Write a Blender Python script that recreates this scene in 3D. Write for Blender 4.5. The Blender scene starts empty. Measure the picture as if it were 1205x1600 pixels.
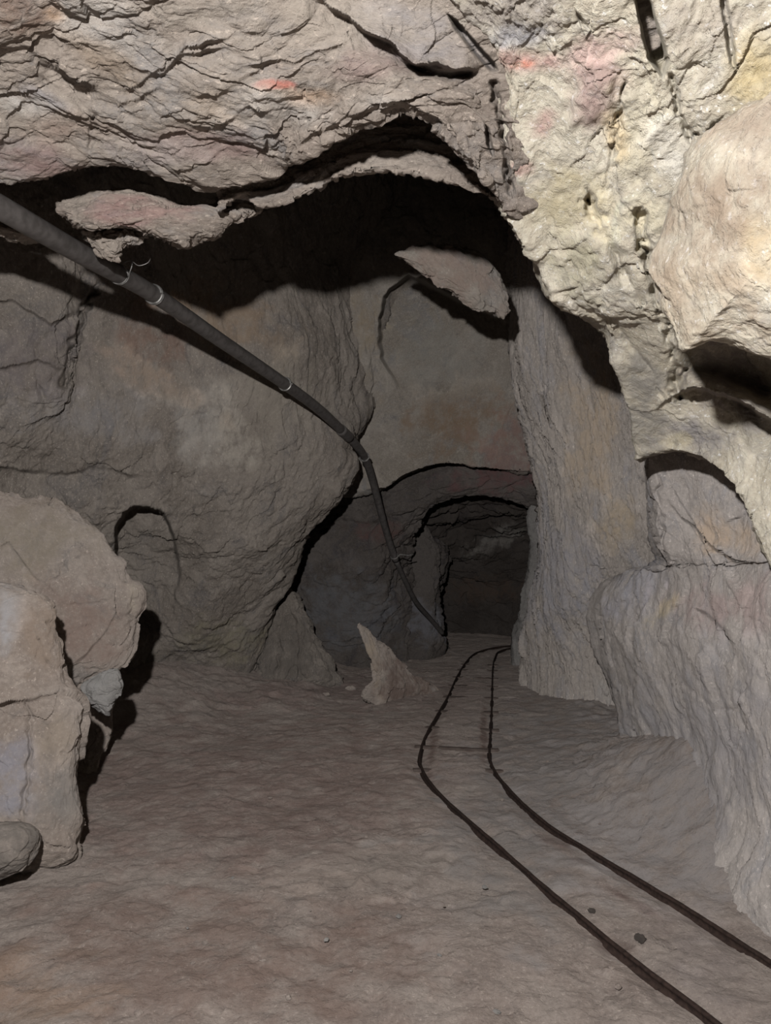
import bpy, math, random
import numpy as np
from mathutils import Vector

random.seed(4)
# ---------------------------------------------------------------- camera frame
FPX, CXP, CYP = 1150.0, 602.5, 800.0
HEYE = 1.2
TH = math.atan(80 / FPX)
O = np.array([0.0, 0.0, HEYE])
RX = np.array([1.0, 0.0, 0.0])
FW = np.array([0.0, math.cos(TH), math.sin(TH)])
UP = np.array([0.0, -math.sin(TH), math.cos(TH)])
col = bpy.context.scene.collection


def at(px, py, d):
    """a point of the cave seen at (px, py) of the photograph, d metres away"""
    px, py, d = np.asarray(px, float), np.asarray(py, float), np.asarray(d, float)
    return (O + d[..., None] * (FW + ((px - CXP) / FPX)[..., None] * RX
                                - ((py - CYP) / FPX)[..., None] * UP))


def to_px(p):
    q = p - O
    d = q @ FW
    d = np.where(np.abs(d) < .05, .05, d)
    return CXP + FPX * (q @ RX) / d, CYP - FPX * (q @ UP) / d, d


def on_floor(px, py, h=0.0):
    s = math.sin(TH) - (py - CYP) / FPX * math.cos(TH)
    return at(px, py, (h - HEYE) / s)


# ---------------------------------------------------------------- noise
def _hash(ix, iy, iz, k):
    h = (ix * 374761393 + iy * 668265263 + iz * 2147483647 + k * 974634777) & 0xffffffff
    h = ((h ^ (h >> 13)) * 1274126177) & 0xffffffff
    h = ((h ^ (h >> 15)) * 2246822519) & 0xffffffff
    h = h ^ (h >> 16)
    return (h & 0xffffff) / float(0xffffff)


def _hash1(ix, iy, iz, k):
    h = (ix * 374761393 + iy * 668265263 + iz * 2147483647 + k * 974634777) & 0xffffffff
    h = ((h ^ (h >> 13)) * 1274126177) & 0xffffffff
    h = ((h ^ (h >> 15)) * 2246822519) & 0xffffffff
    return h ^ (h >> 16)


def noise(p, seed=0):
    i = np.floor(p).astype(np.int64)
    f = p - i
    u = f * f * f * (f * (f * 6 - 15) + 10)
    r = 0
    for dx in (0, 1):
        for dy in (0, 1):
            for dz in (0, 1):
                h = _hash1(i[:, 0] + dx, i[:, 1] + dy, i[:, 2] + dz, seed * 3)
                v = (((h & 1023) / 511.5 - 1) * (f[:, 0] - dx) + (((h >> 10) & 1023) / 511.5 - 1) * (f[:, 1] - dy)
                     + (((h >> 20) & 1023) / 511.5 - 1) * (f[:, 2] - dz))
                w = ((u[:, 0] if dx else 1 - u[:, 0]) * (u[:, 1] if dy else 1 - u[:, 1])
                     * (u[:, 2] if dz else 1 - u[:, 2]))
                r = r + v * w
    return r * 1.3


def fbm(p, octv=4, seed=0, gain=.5):
    a, r, q = 1.0, 0, p
    for k in range(octv):
        r = r + a * noise(q, seed + k * 7)
        q = q * 2.03 + 11.3
        a *= gain
    return r


def ridged(p, octv=4, seed=0):
    a, r, q = 1.0, 0, p
    for k in range(octv):
        r = r + a * (1 - 2 * np.abs(noise(q, seed + k * 5)))
        q = q * 2.1 + 5.7
        a *= .5
    return r


def facets(p, seed=0, tilt=.8):
    """broken rock: every cell of a random pattern has its own height and slope"""
    i = np.floor(p).astype(np.int64)
    best = np.full(len(p), 1e9)
    bc = i.copy()
    bv = np.zeros_like(p)
    for dx in (-1, 0, 1):
        for dy in (-1, 0, 1):
            for dz in (-1, 0, 1):
                c = i + np.array([dx, dy, dz])
                h = _hash1(c[:, 0], c[:, 1], c[:, 2], seed)
                o = c + np.stack([(h & 1023) / 1023., ((h >> 10) & 1023) / 1023., ((h >> 20) & 1023) / 1023.], 1)
                dv = p - o
                dd = (dv ** 2).sum(1)
                m = dd < best
                bc[m] = c[m]
                bv[m] = dv[m]
                best = np.where(m, dd, best)
    h = _hash1(bc[:, 0], bc[:, 1], bc[:, 2], seed + 5)
    t = np.stack([(h & 1023) / 1023. - .5, ((h >> 10) & 1023) / 1023. - .5, ((h >> 20) & 1023) / 1023. - .5], 1)
    h2 = _hash1(bc[:, 0], bc[:, 1], bc[:, 2], seed + 9)
    return ((h2 & 1023) / 1023. - .5) + tilt * 2 * (bv * t).sum(1)


# ---------------------------------------------------------------- splines
def cr(P, n, closed=False):
    """Catmull-Rom through P, n samples evenly along it"""
    P = np.asarray(P, float)
    if closed:
        P = np.concatenate([P[-1:], P, P[:2]])
    else:
        P = np.concatenate([2 * P[:1] - P[1:2], P, 2 * P[-1:] - P[-2:-1]])
    m = len(P) - 3
    t = np.linspace(0, m, m * 24 + 1)
    k = np.minimum(t.astype(int), m - 1)
    u = (t - k)[:, None]
    a, b, c, d = P[k], P[k + 1], P[k + 2], P[k + 3]
    Q = .5 * (2 * b + (c - a) * u + (2 * a - 5 * b + 4 * c - d) * u * u + (3 * b - a - 3 * c + d) * u ** 3)
    L = np.concatenate([[0], np.cumsum(np.linalg.norm(np.diff(Q, axis=0), axis=1))])
    s = np.linspace(0, L[-1], n + (1 if closed else 0))
    R = np.stack([np.interp(s, L, Q[:, j]) for j in range(Q.shape[1])], 1)
    return R[:-1] if closed else R


def cr_rows(R, n, w=None):
    """interpolate a stack of rows (k, m, 3) into (n, m, 3)"""
    k = len(R)
    mid = R[:, R.shape[1] // 2]
    st = np.array([seen_len(R[i], R[i + 1]).mean() for i in range(k - 1)])
    L = np.concatenate([[0], np.cumsum(st)])
    t = np.interp(np.linspace(0, L[-1], n), L, np.arange(k))
    i = np.minimum(t.astype(int), k - 2)
    u = (t - i)[:, None, None]
    E = np.concatenate([2 * R[:1] - R[1:2], R, 2 * R[-1:] - R[-2:-1]])
    a, b, c, d = E[i], E[i + 1], E[i + 2], E[i + 3]
    return .5 * (2 * b + (c - a) * u + (2 * a - 5 * b + 4 * c - d) * u * u + (3 * b - a - 3 * c + d) * u ** 3)


def poly_dist(x, y, P, closed=True):
    """distance to a polyline and inside flag"""
    P = np.asarray(P, float)
    Q = np.roll(P, -1, axis=0) if closed else P[1:]
    A = P if closed else P[:-1]
    best = np.full(x.shape, 1e9)
    ins = np.zeros(x.shape, bool)
    for (x0, y0), (x1, y1) in zip(A, Q):
        ex, ey = x1 - x0, y1 - y0
        t = np.clip(((x - x0) * ex + (y - y0) * ey) / (ex * ex + ey * ey + 1e-9), 0, 1)
        best = np.minimum(best, np.hypot(x - x0 - t * ex, y - y0 - t * ey))
        if closed:
            c = ((y0 > y) != (y1 > y)) & (x < ex * (y - y0) / (ey if abs(ey) > 1e-9 else 1e-9) + x0)
            ins ^= c
    return best, ins


def sm(t):
    t = np.clip(t, 0, 1)
    return t * t * (3 - 2 * t)


# ---------------------------------------------------------------- mesh making
def grid_faces(n, m, wrap=False):
    i, j = np.meshgrid(np.arange(n - 1), np.arange(m if wrap else m - 1), indexing='ij')
    j2 = (j + 1) % m
    return np.stack([i * m + j, i * m + j2, (i + 1) * m + j2, (i + 1) * m + j], -1).reshape(-1, 4)


def normals(v, f):
    a, b, c, d = v[f[:, 0]], v[f[:, 1]], v[f[:, 2]], v[f[:, 3]]
    fn = np.cross(c - a, d - b)
    N = np.zeros_like(v)
    for k in range(4):
        for ax in range(3):
            N[:, ax] += np.bincount(f[:, k], fn[:, ax], len(v))
    return N / (np.linalg.norm(N, axis=1, keepdims=True) + 1e-12)


def roughen(v, N, amp=.03, freq=2.5, fac=.02, ffreq=5, stretch=(1, 1, 1), crease=.012, cfreq=3, fine=.004, seed=0, rot=0.0, calm=()):
    S = np.array(stretch, float)
    c, s = math.cos(rot), math.sin(rot)
    q = v.copy()
    q[:, 0], q[:, 2] = v[:, 0] * c + v[:, 2] * s, -v[:, 0] * s + v[:, 2] * c
    q = q * S
    w = np.stack([fbm(q * freq * 1.3 + k * 17.1, 3, seed + 40 + k) for k in range(3)], 1)
    q2 = q + w * .11 / max(freq, .1) * 2
    h = amp * fbm(q * freq + seed, 4, seed)
    if fac:
        h = h + fac * facets(q2 * ffreq, seed + 3) + .45 * fac * facets(q2 * ffreq * 2.3 + 3.3, seed + 13)
        h = h + .2 * fac * facets(q2 * ffreq * 5.1 + 7.3, seed + 23)
    if crease:
        r = 1 - np.abs(noise(q2 * cfreq, seed + 60)) * 2.2
        h = h - crease * np.clip(r, 0, 1) ** 9
        r = 1 - np.abs(noise(q2 * cfreq * 2.2 + 4, seed + 61)) * 2.2
        h = h - .5 * crease * np.clip(r, 0, 1) ** 8
    h = h + fine * fbm(q * 38, 3, seed + 80, .6) + 2.2 * fine * fbm((q * S + w * .05) * 11, 3, seed + 85, .6)
    if calm:
        x, y, d = to_px(v)
        for cx, cy, rx, ry, kk in calm:
            g = np.exp(-(((x - cx) / rx) ** 2 + ((y - cy) / ry) ** 2) ** 2)
            h = h * (1 - g * (1 - kk))
    return v + N * h[:, None]


def apply_push(v, pushes):
    for ps in pushes:
        x, y, d = to_px(v)
        kind = ps[0]
        if kind == 'in':                       # a hollow with a sharp rim, running out towards ramp end
            _, P, amt, soft, ramp = ps
            jx = 3.5 * noise(np.stack([x, y, x * 0], 1) / 17., 5)
            dist, ins = poly_dist(x + jx, y + jx, P)
            w = np.where(ins, sm(dist / soft), 0.)
            if ramp:
                (ax, ay), (bx, by) = ramp
                ex, ey = bx - ax, by - ay
                w = w * (1 - sm(((x - ax) * ex + (y - ay) * ey) / (ex * ex + ey * ey)))
            amount = amt * w
        elif kind == 'crack':
            _, P, amt, wid = ps
            jx = wid * 1.2 * noise(np.stack([x, y, x * 0], 1) / 15., 9)
            dist, _i = poly_dist(x + jx, y + jx, P, False)
            vary = np.clip(.65 + 1.3 * noise(np.stack([x, y, x * 0], 1) / 42., 19), .12, 1.2)
            amount = amt * vary * np.clip(1 - dist / (wid * (.5 + .5 * vary)), 0, 1)
        elif kind == 'ledge':                  # rock above the line stands out, falls back sharply below it
            _, P, amt, above, below = ps
            P = np.asarray(P, float)
            jx = 9 * noise(np.stack([x, y * 0, x * 0], 1) / 37., 9) + 4 * noise(np.stack([x, y * .3, x * 0], 1) / 15., 3)
            yl = np.interp(x, P[:, 0], P[:, 1]) + jx
            end = sm((x - P[0, 0]) / 40.) * sm((P[-1, 0] - x) / 40.)
            t = y - yl
            w = np.where(t < 0, -np.clip(1 + t / above, 0, 1) ** 2, 0.) + 0.
            w2 = np.where(t >= 0, sm(t / 6.) * np.clip(1 - t / below, 0, 1), 0.)
            vary = np.clip(.75 + 1.5 * noise(np.stack([x, y * .3, x * 0], 1) / 60., 29), .1, 1.3)
            amount = amt * vary * end * (w + w2)
        dv = (v - O)
        L = np.linalg.norm(dv, axis=1, keepdims=True)
        v = v + dv / L * amount[:, None]
    return v


def stain_shades(v, lst, seed):
    C = np.zeros((len(v), 4), np.float32)
    if lst:
        x, y, d = to_px(v)
        wx = 1.0 + 0 * x
        jit = fbm(v * 5, 4, seed + 90, .6)
        for (sx, sy, rx, ry, ang, rgb, a) in lst:
            c, s = math.cos(math.radians(ang)), math.sin(math.radians(ang))
            u = ((x - sx) * c + (y - sy) * s) / rx
            w = (-(x - sx) * s + (y - sy) * c) / ry
            r = np.sqrt(u * u + w * w) + jit * .9
            k = (sm(1.35 - r) * a).astype(np.float32)
            C[:, :3] = C[:, :3] * (1 - k[:, None]) + np.array(rgb, np.float32) * k[:, None]
            C[:, 3] = np.maximum(C[:, 3], k)
        C[:, :3] /= np.maximum(C[:, 3:4], 1e-4)
        C[:, :3] = np.clip(C[:, :3], 0, 1)
    return C


def mesh_obj(name, v, f, mat, parent=None, smooth=True, stain_shade=None, seed=0):
    me = bpy.data.meshes.new(name)
    me.vertices.add(len(v))
    me.vertices.foreach_set('co', np.ascontiguousarray(v, np.float32).ravel())
    f = np.asarray(f)
    me.loops.add(f.size)
    me.loops.foreach_set('vertex_index', f.astype(np.int32).ravel())
    me.polygons.add(len(f))
    me.polygons.foreach_set('loop_start', (np.arange(len(f)) * f.shape[1]).astype(np.int32))
    me.update(calc_edges=True)
    me.validate()
    me.polygons.foreach_set('use_smooth', [smooth] * len(me.polygons))
    if stain_shade is not None:
        ca = me.color_attributes.new('stain_shade', 'FLOAT_COLOR', 'POINT')
        ca.data.foreach_set('color', stain_shades(v, stain_shade, seed).ravel())
    me.materials.append(mat)
    o = bpy.data.objects.new(name, me)
    col.objects.link(o)
    if parent:
        o.parent = parent
        o.matrix_parent_inverse = parent.matrix_world.inverted()
    return o


def tag(o, label=None, cat=None, group=None, kind=None):
    for k, val in (('label', label), ('category', cat), ('group', group), ('kind', kind)):
        if val:
            o[k] = val
    return o


def recentre(o):
    """put the object's origin at the base of its mesh"""
    me = o.data
    n = len(me.vertices)
    a = np.empty(n * 3, np.float32)
    me.vertices.foreach_get('co', a)
    a = a.reshape(-1, 3)
    c = np.array([a[:, 0].mean(), a[:, 1].mean(), a[:, 2].min()], np.float32)
    me.vertices.foreach_set('co', (a - c).ravel())
    o.location = c.tolist()


def seen_len(A, B):
    """how much detail a stretch of rock needs: by its size as the visitor sees it"""
    xa, ya, da = to_px(A)
    xb, yb, db = to_px(B)
    cl = lambda x, y: (np.clip(x, -120, 1325), np.clip(y, -120, 1720))
    xa, ya = cl(xa, ya)
    xb, yb = cl(xb, yb)
    return np.hypot(xa - xb, ya - yb) + 60 * np.linalg.norm(A - B, axis=-1) / np.minimum(np.abs(da) + .3, np.abs(db) + .3)


def rowpts(r, n):
    a = np.array(r, float)
    Q = cr(at(a[:, 0], a[:, 1], a[:, 2]), 1500)
    L = np.concatenate([[0], np.cumsum(seen_len(Q[:-1], Q[1:]))])
    s = np.linspace(0, L[-1], n)
    return np.stack([np.interp(s, L, Q[:, j]) for j in range(3)], 1)


def loft(name, rows, mat, n=420, m=420, rough={}, pushes=(), stain_shade=(), seed=0, flip=False, thick=.12, frows=None):
    R = np.stack([rowpts(r, m) for r in rows])
    G = cr_rows(R, n)
    v = G.reshape(-1, 3)
    f = grid_faces(n, m)
    N = normals(v, f)
    if ((O - v) * N).sum() < 0:                # normals towards the open cave
        f = f[:, ::-1]
        N = -N
    v = roughen(v, N, seed=seed, **rough)
    v = apply_push(v, pushes)
    V, F = v, f
    o = mesh_obj(name, V, F, mat, stain_shade=list(stain_shade), seed=seed)
    recentre(o)
    return o


def blob(name, outline, d0, mat, tilt=(0, 0), bulge=.2, back=.3, n=150, m=420, rough={}, pushes=(), stain_shade=(), seed=0, centre=None, power=.5, parent=None):
    """a closed rock with the given outline, its own distance, front swell and rear depth"""
    P = cr(np.array(outline, float), m, closed=True)
    c = np.array(centre if centre else P.mean(0))
    s = np.linspace(0, 1, n)[:, None]
    rr = np.sin(s * math.pi / 2)               # dense at the rim
    X = c[0] + (P[None, :, 0] - c[0]) * rr
    Y = c[1] + (P[None, :, 1] - c[1]) * rr
    dep = d0 + tilt[0] * (X - c[0]) + tilt[1] * (Y - c[1])
    prof = np.clip(1 - rr ** 2, 0, 1) ** power
    front = at(X, Y, dep - bulge * prof)
    kb = np.arange(0, n, 4)
    if kb[-1] != n - 1: kb = np.append(kb, n - 1)
    k2 = kb[::-1][1:]
    rb = rr[k2]
    Xb = c[0] + (P[None, :, 0] - c[0]) * rb
    Yb = c[1] + (P[None, :, 1] - c[1]) * rb
    rear = at(Xb, Yb, d0 + tilt[0] * (Xb - c[0]) + tilt[1] * (Yb - c[1]) + back * np.clip(1 - rb ** 2, 0, 1) ** .5)
    G = np.concatenate([front, rear])
    v = G.reshape(-1, 3)
    f = grid_faces(len(G), m, wrap=True)
    N = normals(v, f)
    # poles carry the neighbouring ring's mean normal
    for ring in (0, len(G) - 1):
        nb = 1 if ring == 0 else ring - 1
        mn = N[nb * m:(nb + 1) * m].mean(0)
        N[ring * m:(ring + 1) * m] = mn / np.linalg.norm(mn)
    if ((O - v[:m * n]) * N[:m * n]).sum() < 0:
        f = f[:, ::-1]
        N = -N
    v = roughen(v, N, seed=seed, **rough)
    v = apply_push(v, pushes)
    o = mesh_obj(name, v, f, mat, parent=parent, stain_shade=list(stain_shade), seed=seed)
    if not parent: recentre(o)
    return o


# ---------------------------------------------------------------- materials
def lin(c):
    return tuple((x / 255 / 12.92 if x / 255 <= .04045 else ((x / 255 + .055) / 1.055) ** 2.4) for x in c)


def rock_mat(name, a, b, c, scale=1.0, bump=.5, rough=.8, fleck=.35, grain=1.0, spec=.3, st=None):
    mt = bpy.data.materials.new(name)
    mt.use_nodes = True
    nt = mt.node_tree
    nd, lk = nt.nodes, nt.links
    bs = nd['Principled BSDF']
    tc = nd.new('ShaderNodeNewGeometry')
    pos = tc.outputs['Position']
    if st:
        vm = nd.new('ShaderNodeVectorMath'); vm.operation = 'MULTIPLY'
        lk.new(pos, vm.inputs[0]); vm.inputs[1].default_value = st
        pos = vm.outputs[0]

    def nz(sc, det, ro=.6, dist=0.):
        x = nd.new('ShaderNodeTexNoise')
        x.inputs['Scale'].default_value = sc
        x.inputs['Detail'].default_value = det
        x.inputs['Roughness'].default_value = ro
        x.inputs['Distortion'].default_value = dist
        lk.new(pos, x.inputs['Vector'])
        return x.outputs['Fac']

    def ramp(src, p0, p1):
        x = nd.new('ShaderNodeMapRange')
        x.interpolation_type = 'SMOOTHSTEP'
        x.inputs['From Min'].default_value = p0
        x.inputs['From Max'].default_value = p1
        lk.new(src, x.inputs['Value'])
        return x.outputs['Result']

    def mix(fac, A, B, blend='MIX', k=1.0):
        x = nd.new('ShaderNodeMix')
        x.data_type = 'RGBA'
        x.blend_type = blend
        if isinstance(fac, float): x.inputs[0].default_value = fac
        else: lk.new(fac, x.inputs[0])
        for sock, val in ((6, A), (7, B)):
            if isinstance(val, tuple): x.inputs[sock].default_value = (*val, 1)
            else: lk.new(val, x.inputs[sock])
        return x.outputs[2]

    def mul(s, k):
        x = nd.new('ShaderNodeMath'); x.operation = 'MULTIPLY'
        lk.new(s, x.inputs[0])
        if isinstance(k, float): x.inputs[1].default_value = k
        else: lk.new(k, x.inputs[1])
        return x.outputs[0]

    base = mix(ramp(nz(1.3 * scale, 6, .65, .6), .38, .62), lin(a), lin(b))
    base = mix(mul(ramp(nz(2.3 * scale, 8, .7, 1.2), .5, .68), .8), base, lin(c))
    # dust grain
    g = nz(60, 5, .75)
    base = mix(mul(ramp(g, .35, .75), .35), base, tuple(min(1, x * 1.7) for x in lin(b)))
    base = mix(mul(ramp(nz(22, 6, .75, .5), .58, .72), fleck), base, tuple(min(1., x * 2.0) for x in lin(b)))
    base = mix(mul(ramp(nz(14, 6, .7, .5), .55, .75), .45), base, tuple(x * .55 for x in lin(a)))
    base = mix(mul(ramp(nz(5.5, 8, .75, .8), .52, .66), .45), base, tuple(min(1., x * 1.45) for x in lin(b)))
    base = mix(mul(ramp(nz(7.5, 8, .75, 1.), .54, .70), .5), base, tuple(x * .6 for x in lin(c)))
    base = mix(mul(ramp(nz(85, 3, .6, .3), .60, .70), fleck * 1.3), base, tuple(min(1., x * 2.1) for x in lin(b)))
    at_ = nd.new('ShaderNodeAttribute')
    at_.attribute_name = 'stain_shade'
    sf = mul(at_.outputs['Alpha'], ramp(nz(9, 6, .7), .25, .6))
    base = mix(sf, base, at_.outputs['Color'])
    lk.new(base, bs.inputs['Base Color'])
    bs.inputs['Roughness'].default_value = rough
    bs.inputs['Diffuse Roughness'].default_value = 1.0
    bs.inputs['Specular IOR Level'].default_value = spec
    # bump: medium, fine, grain
    prev = None
    for sc, det, ro, dist, st in ((9, 8, .68, .35, .9), (34, 6, .7, .2, .55), (130, 3, .7, 0., .5 * grain)):
        b_ = nd.new('ShaderNodeBump')
        b_.inputs['Strength'].default_value = min(1., bump * st)
        b_.inputs['Distance'].default_value = .45 / sc
        lk.new(nz(sc, det, ro, dist), b_.inputs['Height'])
        if prev: lk.new(prev, b_.inputs['Normal'])
        prev = b_.outputs['Normal']
    lk.new(prev, bs.inputs['Normal'])
    return mt


def plain(name, rgb, rough=.6, metal=0., bump=0., sc=40, rgb2=None, spec=.4):
    mt = bpy.data.materials.new(name)
    mt.use_nodes = True
    nd, lk = mt.node_tree.nodes, mt.node_tree.links
    bs = nd['Principled BSDF']
    bs.inputs['Roughness'].default_value = rough
    bs.inputs['Metallic'].default_value = metal
    bs.inputs['Specular IOR Level'].default_value = spec
    g = nd.new('ShaderNodeNewGeometry')
    nz = nd.new('ShaderNodeTexNoise')
    nz.inputs['Scale'].default_value = sc
    nz.inputs['Detail'].default_value = 5
    lk.new(g.outputs['Position'], nz.inputs['Vector'])
    mx = nd.new('ShaderNodeMix'); mx.data_type = 'RGBA'
    mx.inputs[6].default_value = (*lin(rgb), 1)
    mx.inputs[7].default_value = (*lin(rgb2 or tuple(x * .7 for x in rgb)), 1)
    mr = nd.new('ShaderNodeMapRange')
    mr.inputs['From Min'].default_value = .4; mr.inputs['From Max'].default_value = .65
    lk.new(nz.outputs['Fac'], mr.inputs['Value'])
    lk.new(mr.outputs['Result'], mx.inputs[0])
    lk.new(mx.outputs[2], bs.inputs['Base Color'])
    if bump:
        b_ = nd.new('ShaderNodeBump')
        b_.inputs['Strength'].default_value = bump
        b_.inputs['Distance'].default_value = .004
        lk.new(nz.outputs['Fac'], b_.inputs['Height'])
        lk.new(b_.outputs['Normal'], bs.inputs['Normal'])
    return mt


M_ceil = rock_mat('ceiling_rock', (144, 133, 124), (166, 156, 146), (146, 144, 144), bump=.9, st=(.75, 1, 1.7))
M_pale = rock_mat('pale_rock', (186, 176, 158), (212, 204, 188), (176, 170, 164), scale=1.6, bump=.8, fleck=.5)
M_left = rock_mat('dusty_wall_rock', (122, 114, 106), (148, 140, 132), (108, 105, 105), bump=.75, st=(1.2, 1.2, .75), fleck=.45)
M_back = rock_mat('back_wall_rock', (136, 128, 118), (156, 149, 141), (128, 127, 128), scale=.8, bump=.5)
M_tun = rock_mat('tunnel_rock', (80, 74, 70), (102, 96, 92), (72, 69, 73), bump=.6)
M_pillar = rock_mat('pillar_rock', (168, 160, 153), (186, 178, 171), (164, 162, 166), scale=1.2, bump=.8, st=(1.7, 1.5, .5), fleck=.45)
M_low = rock_mat('lower_wall_rock', (164, 157, 152), (182, 175, 170), (158, 157, 161), scale=1.4, bump=.7, st=(1.15, 1, .8), fleck=.35)
M_boul = rock_mat('boulder_rock', (150, 138, 129), (166, 156, 148), (138, 133, 130), scale=1.5, bump=.6)
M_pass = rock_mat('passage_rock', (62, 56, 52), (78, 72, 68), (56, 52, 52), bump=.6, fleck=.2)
M_grey = rock_mat('grey_rock', (128, 125, 122), (146, 143, 140), (116, 113, 112), scale=2, bump=.8)
M_floor = rock_mat('dirt_floor', (141, 129, 122), (156, 146, 139), (128, 119, 114), scale=1.6, bump=.9, fleck=.3, rough=.9, spec=.2)
M_rail = plain('rusty_rail', (74, 59, 53), .8, .1, .5, 60, (52, 41, 37))
M_pipe = plain('grey_poly_pipe', (104, 100, 98), .5, 0, .15, 30, (84, 80, 78))
M_wire = plain('pale_wire', (170, 168, 165), .45, .5)
M_wood = plain('old_wood', (134, 122, 115), .9, 0, .6, 25, (116, 102, 96))

PINK, RED, YEL, WHT, GRY, PUR, BRN, BLU, ORG = (lin(c) for c in (
    (190, 140, 138), (196, 96, 84), (196, 172, 124), (206, 202, 196), (128, 128, 128),
    (150, 118, 118), (118, 88, 70), (146, 150, 164), (168, 128, 88)))


# ---------------------------------------------------------------- floor
def floor_h(x, y):
    """gentle shape of the ground: it climbs a little towards the walls"""
    x, y = np.asarray(x, float), np.asarray(y, float)
    h = 0 * x
    # right apron, starting just outside the track
    xr = np.interp(y, [1.6, 2.2, 2.76, 3.1, 3.46, 4.2, 5, 6, 8], [1.75, 1.15, .95, .80, .71, .62, .66, .85, 1.2]) + .15
    h = h + (.44 * (1 - sm((y - 3.3) / 2.0)) + .08) * sm((x - xr) / (.95 + .2 * sm((y - 3.5) / 1.5))) * (1 - sm((y - 6.5) / 3.))
    # left apron
    xl = -.9 - np.clip(y - 4.2, 0, 4) * .05
    h = h + .22 * sm((xl - x) / 1.2) * sm((y - 4.6) / 1.6)
    h = h + .12 * sm((y - 5.6) / 1.2) * sm((-.3 - x) / .8)
    return h


def make_floor():
    ys = np.concatenate([np.linspace(-1.2, 1.6, 60), np.geomspace(1.62, 15, 640)])
    ts = np.linspace(-1, 1, 620)
    Y, T = np.meshgrid(ys, ts, indexing='ij')
    X = T * (2.1 + np.clip(Y, 0, 20) * .42) + .03 * Y
    Z = floor_h(X, Y)
    v = np.stack([X, Y, Z], -1).reshape(-1, 3)
    q = v.copy()
    hh = .022 * fbm(q * 1.7, 3, 3) + .008 * fbm(q * 7, 3, 5) + .0045 * fbm(q * 24, 3, 6)
    fc = facets(q * np.array([9, 7, 4]) + fbm(q * 6, 2, 8)[:, None] * .8, 4)
    msk = sm((fbm(q * 1.9, 3, 31) + .25) / .5)
    hh = hh + .008 * fc * msk + .005 * facets(q * 22, 9) * msk
    ap = sm(floor_h(v[:, 0], v[:, 1]) / .08)
    hh = hh + ap * (.03 * fbm(q * 3.1, 4, 61) + .016 * facets(q * 5.5 + fbm(q * 4, 2, 8)[:, None] * .5, 62))
    # beds worn along the rails
    for P in (RAIL_L, RAIL_R):
        dist, _ = poly_dist(v[:, 0], v[:, 1], P[:, :2], False)
        k = np.clip(1 - dist / .075, 0, 1)
        hh = hh * (1 - .75 * sm(1 - dist / .14)) - .016 * k ** .7 * (.55 + .7 * sm(fbm(q * 3, 2, 77) + .6))
    v[:, 2] += hh
    f = grid_faces(len(ys), len(ts))
    N = normals(v, f)
    if N[:, 2].sum() < 0: f = f[:, ::-1]
    st = [(430, 1250, 420, 130, 0, lin((132, 110, 103)), .5), (330, 1500, 380, 120, 0, lin((128, 106, 96)), .55),
          (600, 1360, 160, 40, -8, lin((152, 145, 137)), .5), (860, 1250, 160, 220, 40, lin((144, 139, 136)), .9), (1060, 1270, 210, 170, 0, lin((160, 154, 152)), .95),
          (560, 1080, 200, 30, 0, lin((128, 110, 106)), .5), (40, 1560, 120, 70, 0, lin((130, 106, 84)), .5),
          (676, 1170, 9, 42, 8, lin((112, 94, 87)), .9), (756, 1150, 7, 50, 0, lin((112, 94, 87)), .9), (985, 1408, 60, 9, 30, lin((112, 94, 88)), .8), (870, 1318, 40, 8, 32, lin((112, 94, 88)), .7), (735, 1235, 30, 12, 0, lin((160, 150, 142)), .5), (965, 1478, 34, 14, 10, lin((104, 90, 84)), .8), (1165, 1300, 26, 16, 0, lin((150, 100, 96)), .7), (1100, 1480, 120, 60, 30, lin((134, 124, 121)), .5)]  # dark ellipses along the rails: soil tone with their wedge shadows painted in
    o = mesh_obj('floor', v, f, M_floor, stain_shade=st, seed=2)
    # give the ground body
    md = o.modifiers.new('body', 'SOLIDIFY'); md.thickness = .25; md.offset = -1
    return tag(o, kind='structure')


def floor_path(pts, n):
    P = np.array([on_floor(x, y) for x, y in pts])
    for _ in range(8):                          # settle on the sloping ground
        h = floor_h(P[:, 0], P[:, 1])
        P = np.array([on_floor(x, y, hh) for (x, y), hh in zip(pts, h)])
    return cr(P, n)


RAIL_L = floor_path([(1320, 1765), (1115, 1600), (985, 1500), (870, 1405), (790, 1335), (715, 1270), (680, 1235), (661, 1207), (656, 1185), (664, 1155),
                     (683, 1120), (700, 1090), (715, 1057), (729, 1035), (744, 1021), (775, 1012), (830, 1006)], 260)
RAIL_R = floor_path([(1480, 1690), (1330, 1588), (1205, 1508), (1100, 1440), (1000, 1380), (900, 1320), (840, 1278), (797, 1237), (773, 1207), (765, 1182),
                     (767, 1140), (769, 1090), (770, 1050), (773, 1030), (782, 1018), (815, 1010), (850, 1007)], 260)
floor = make_floor()


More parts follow.
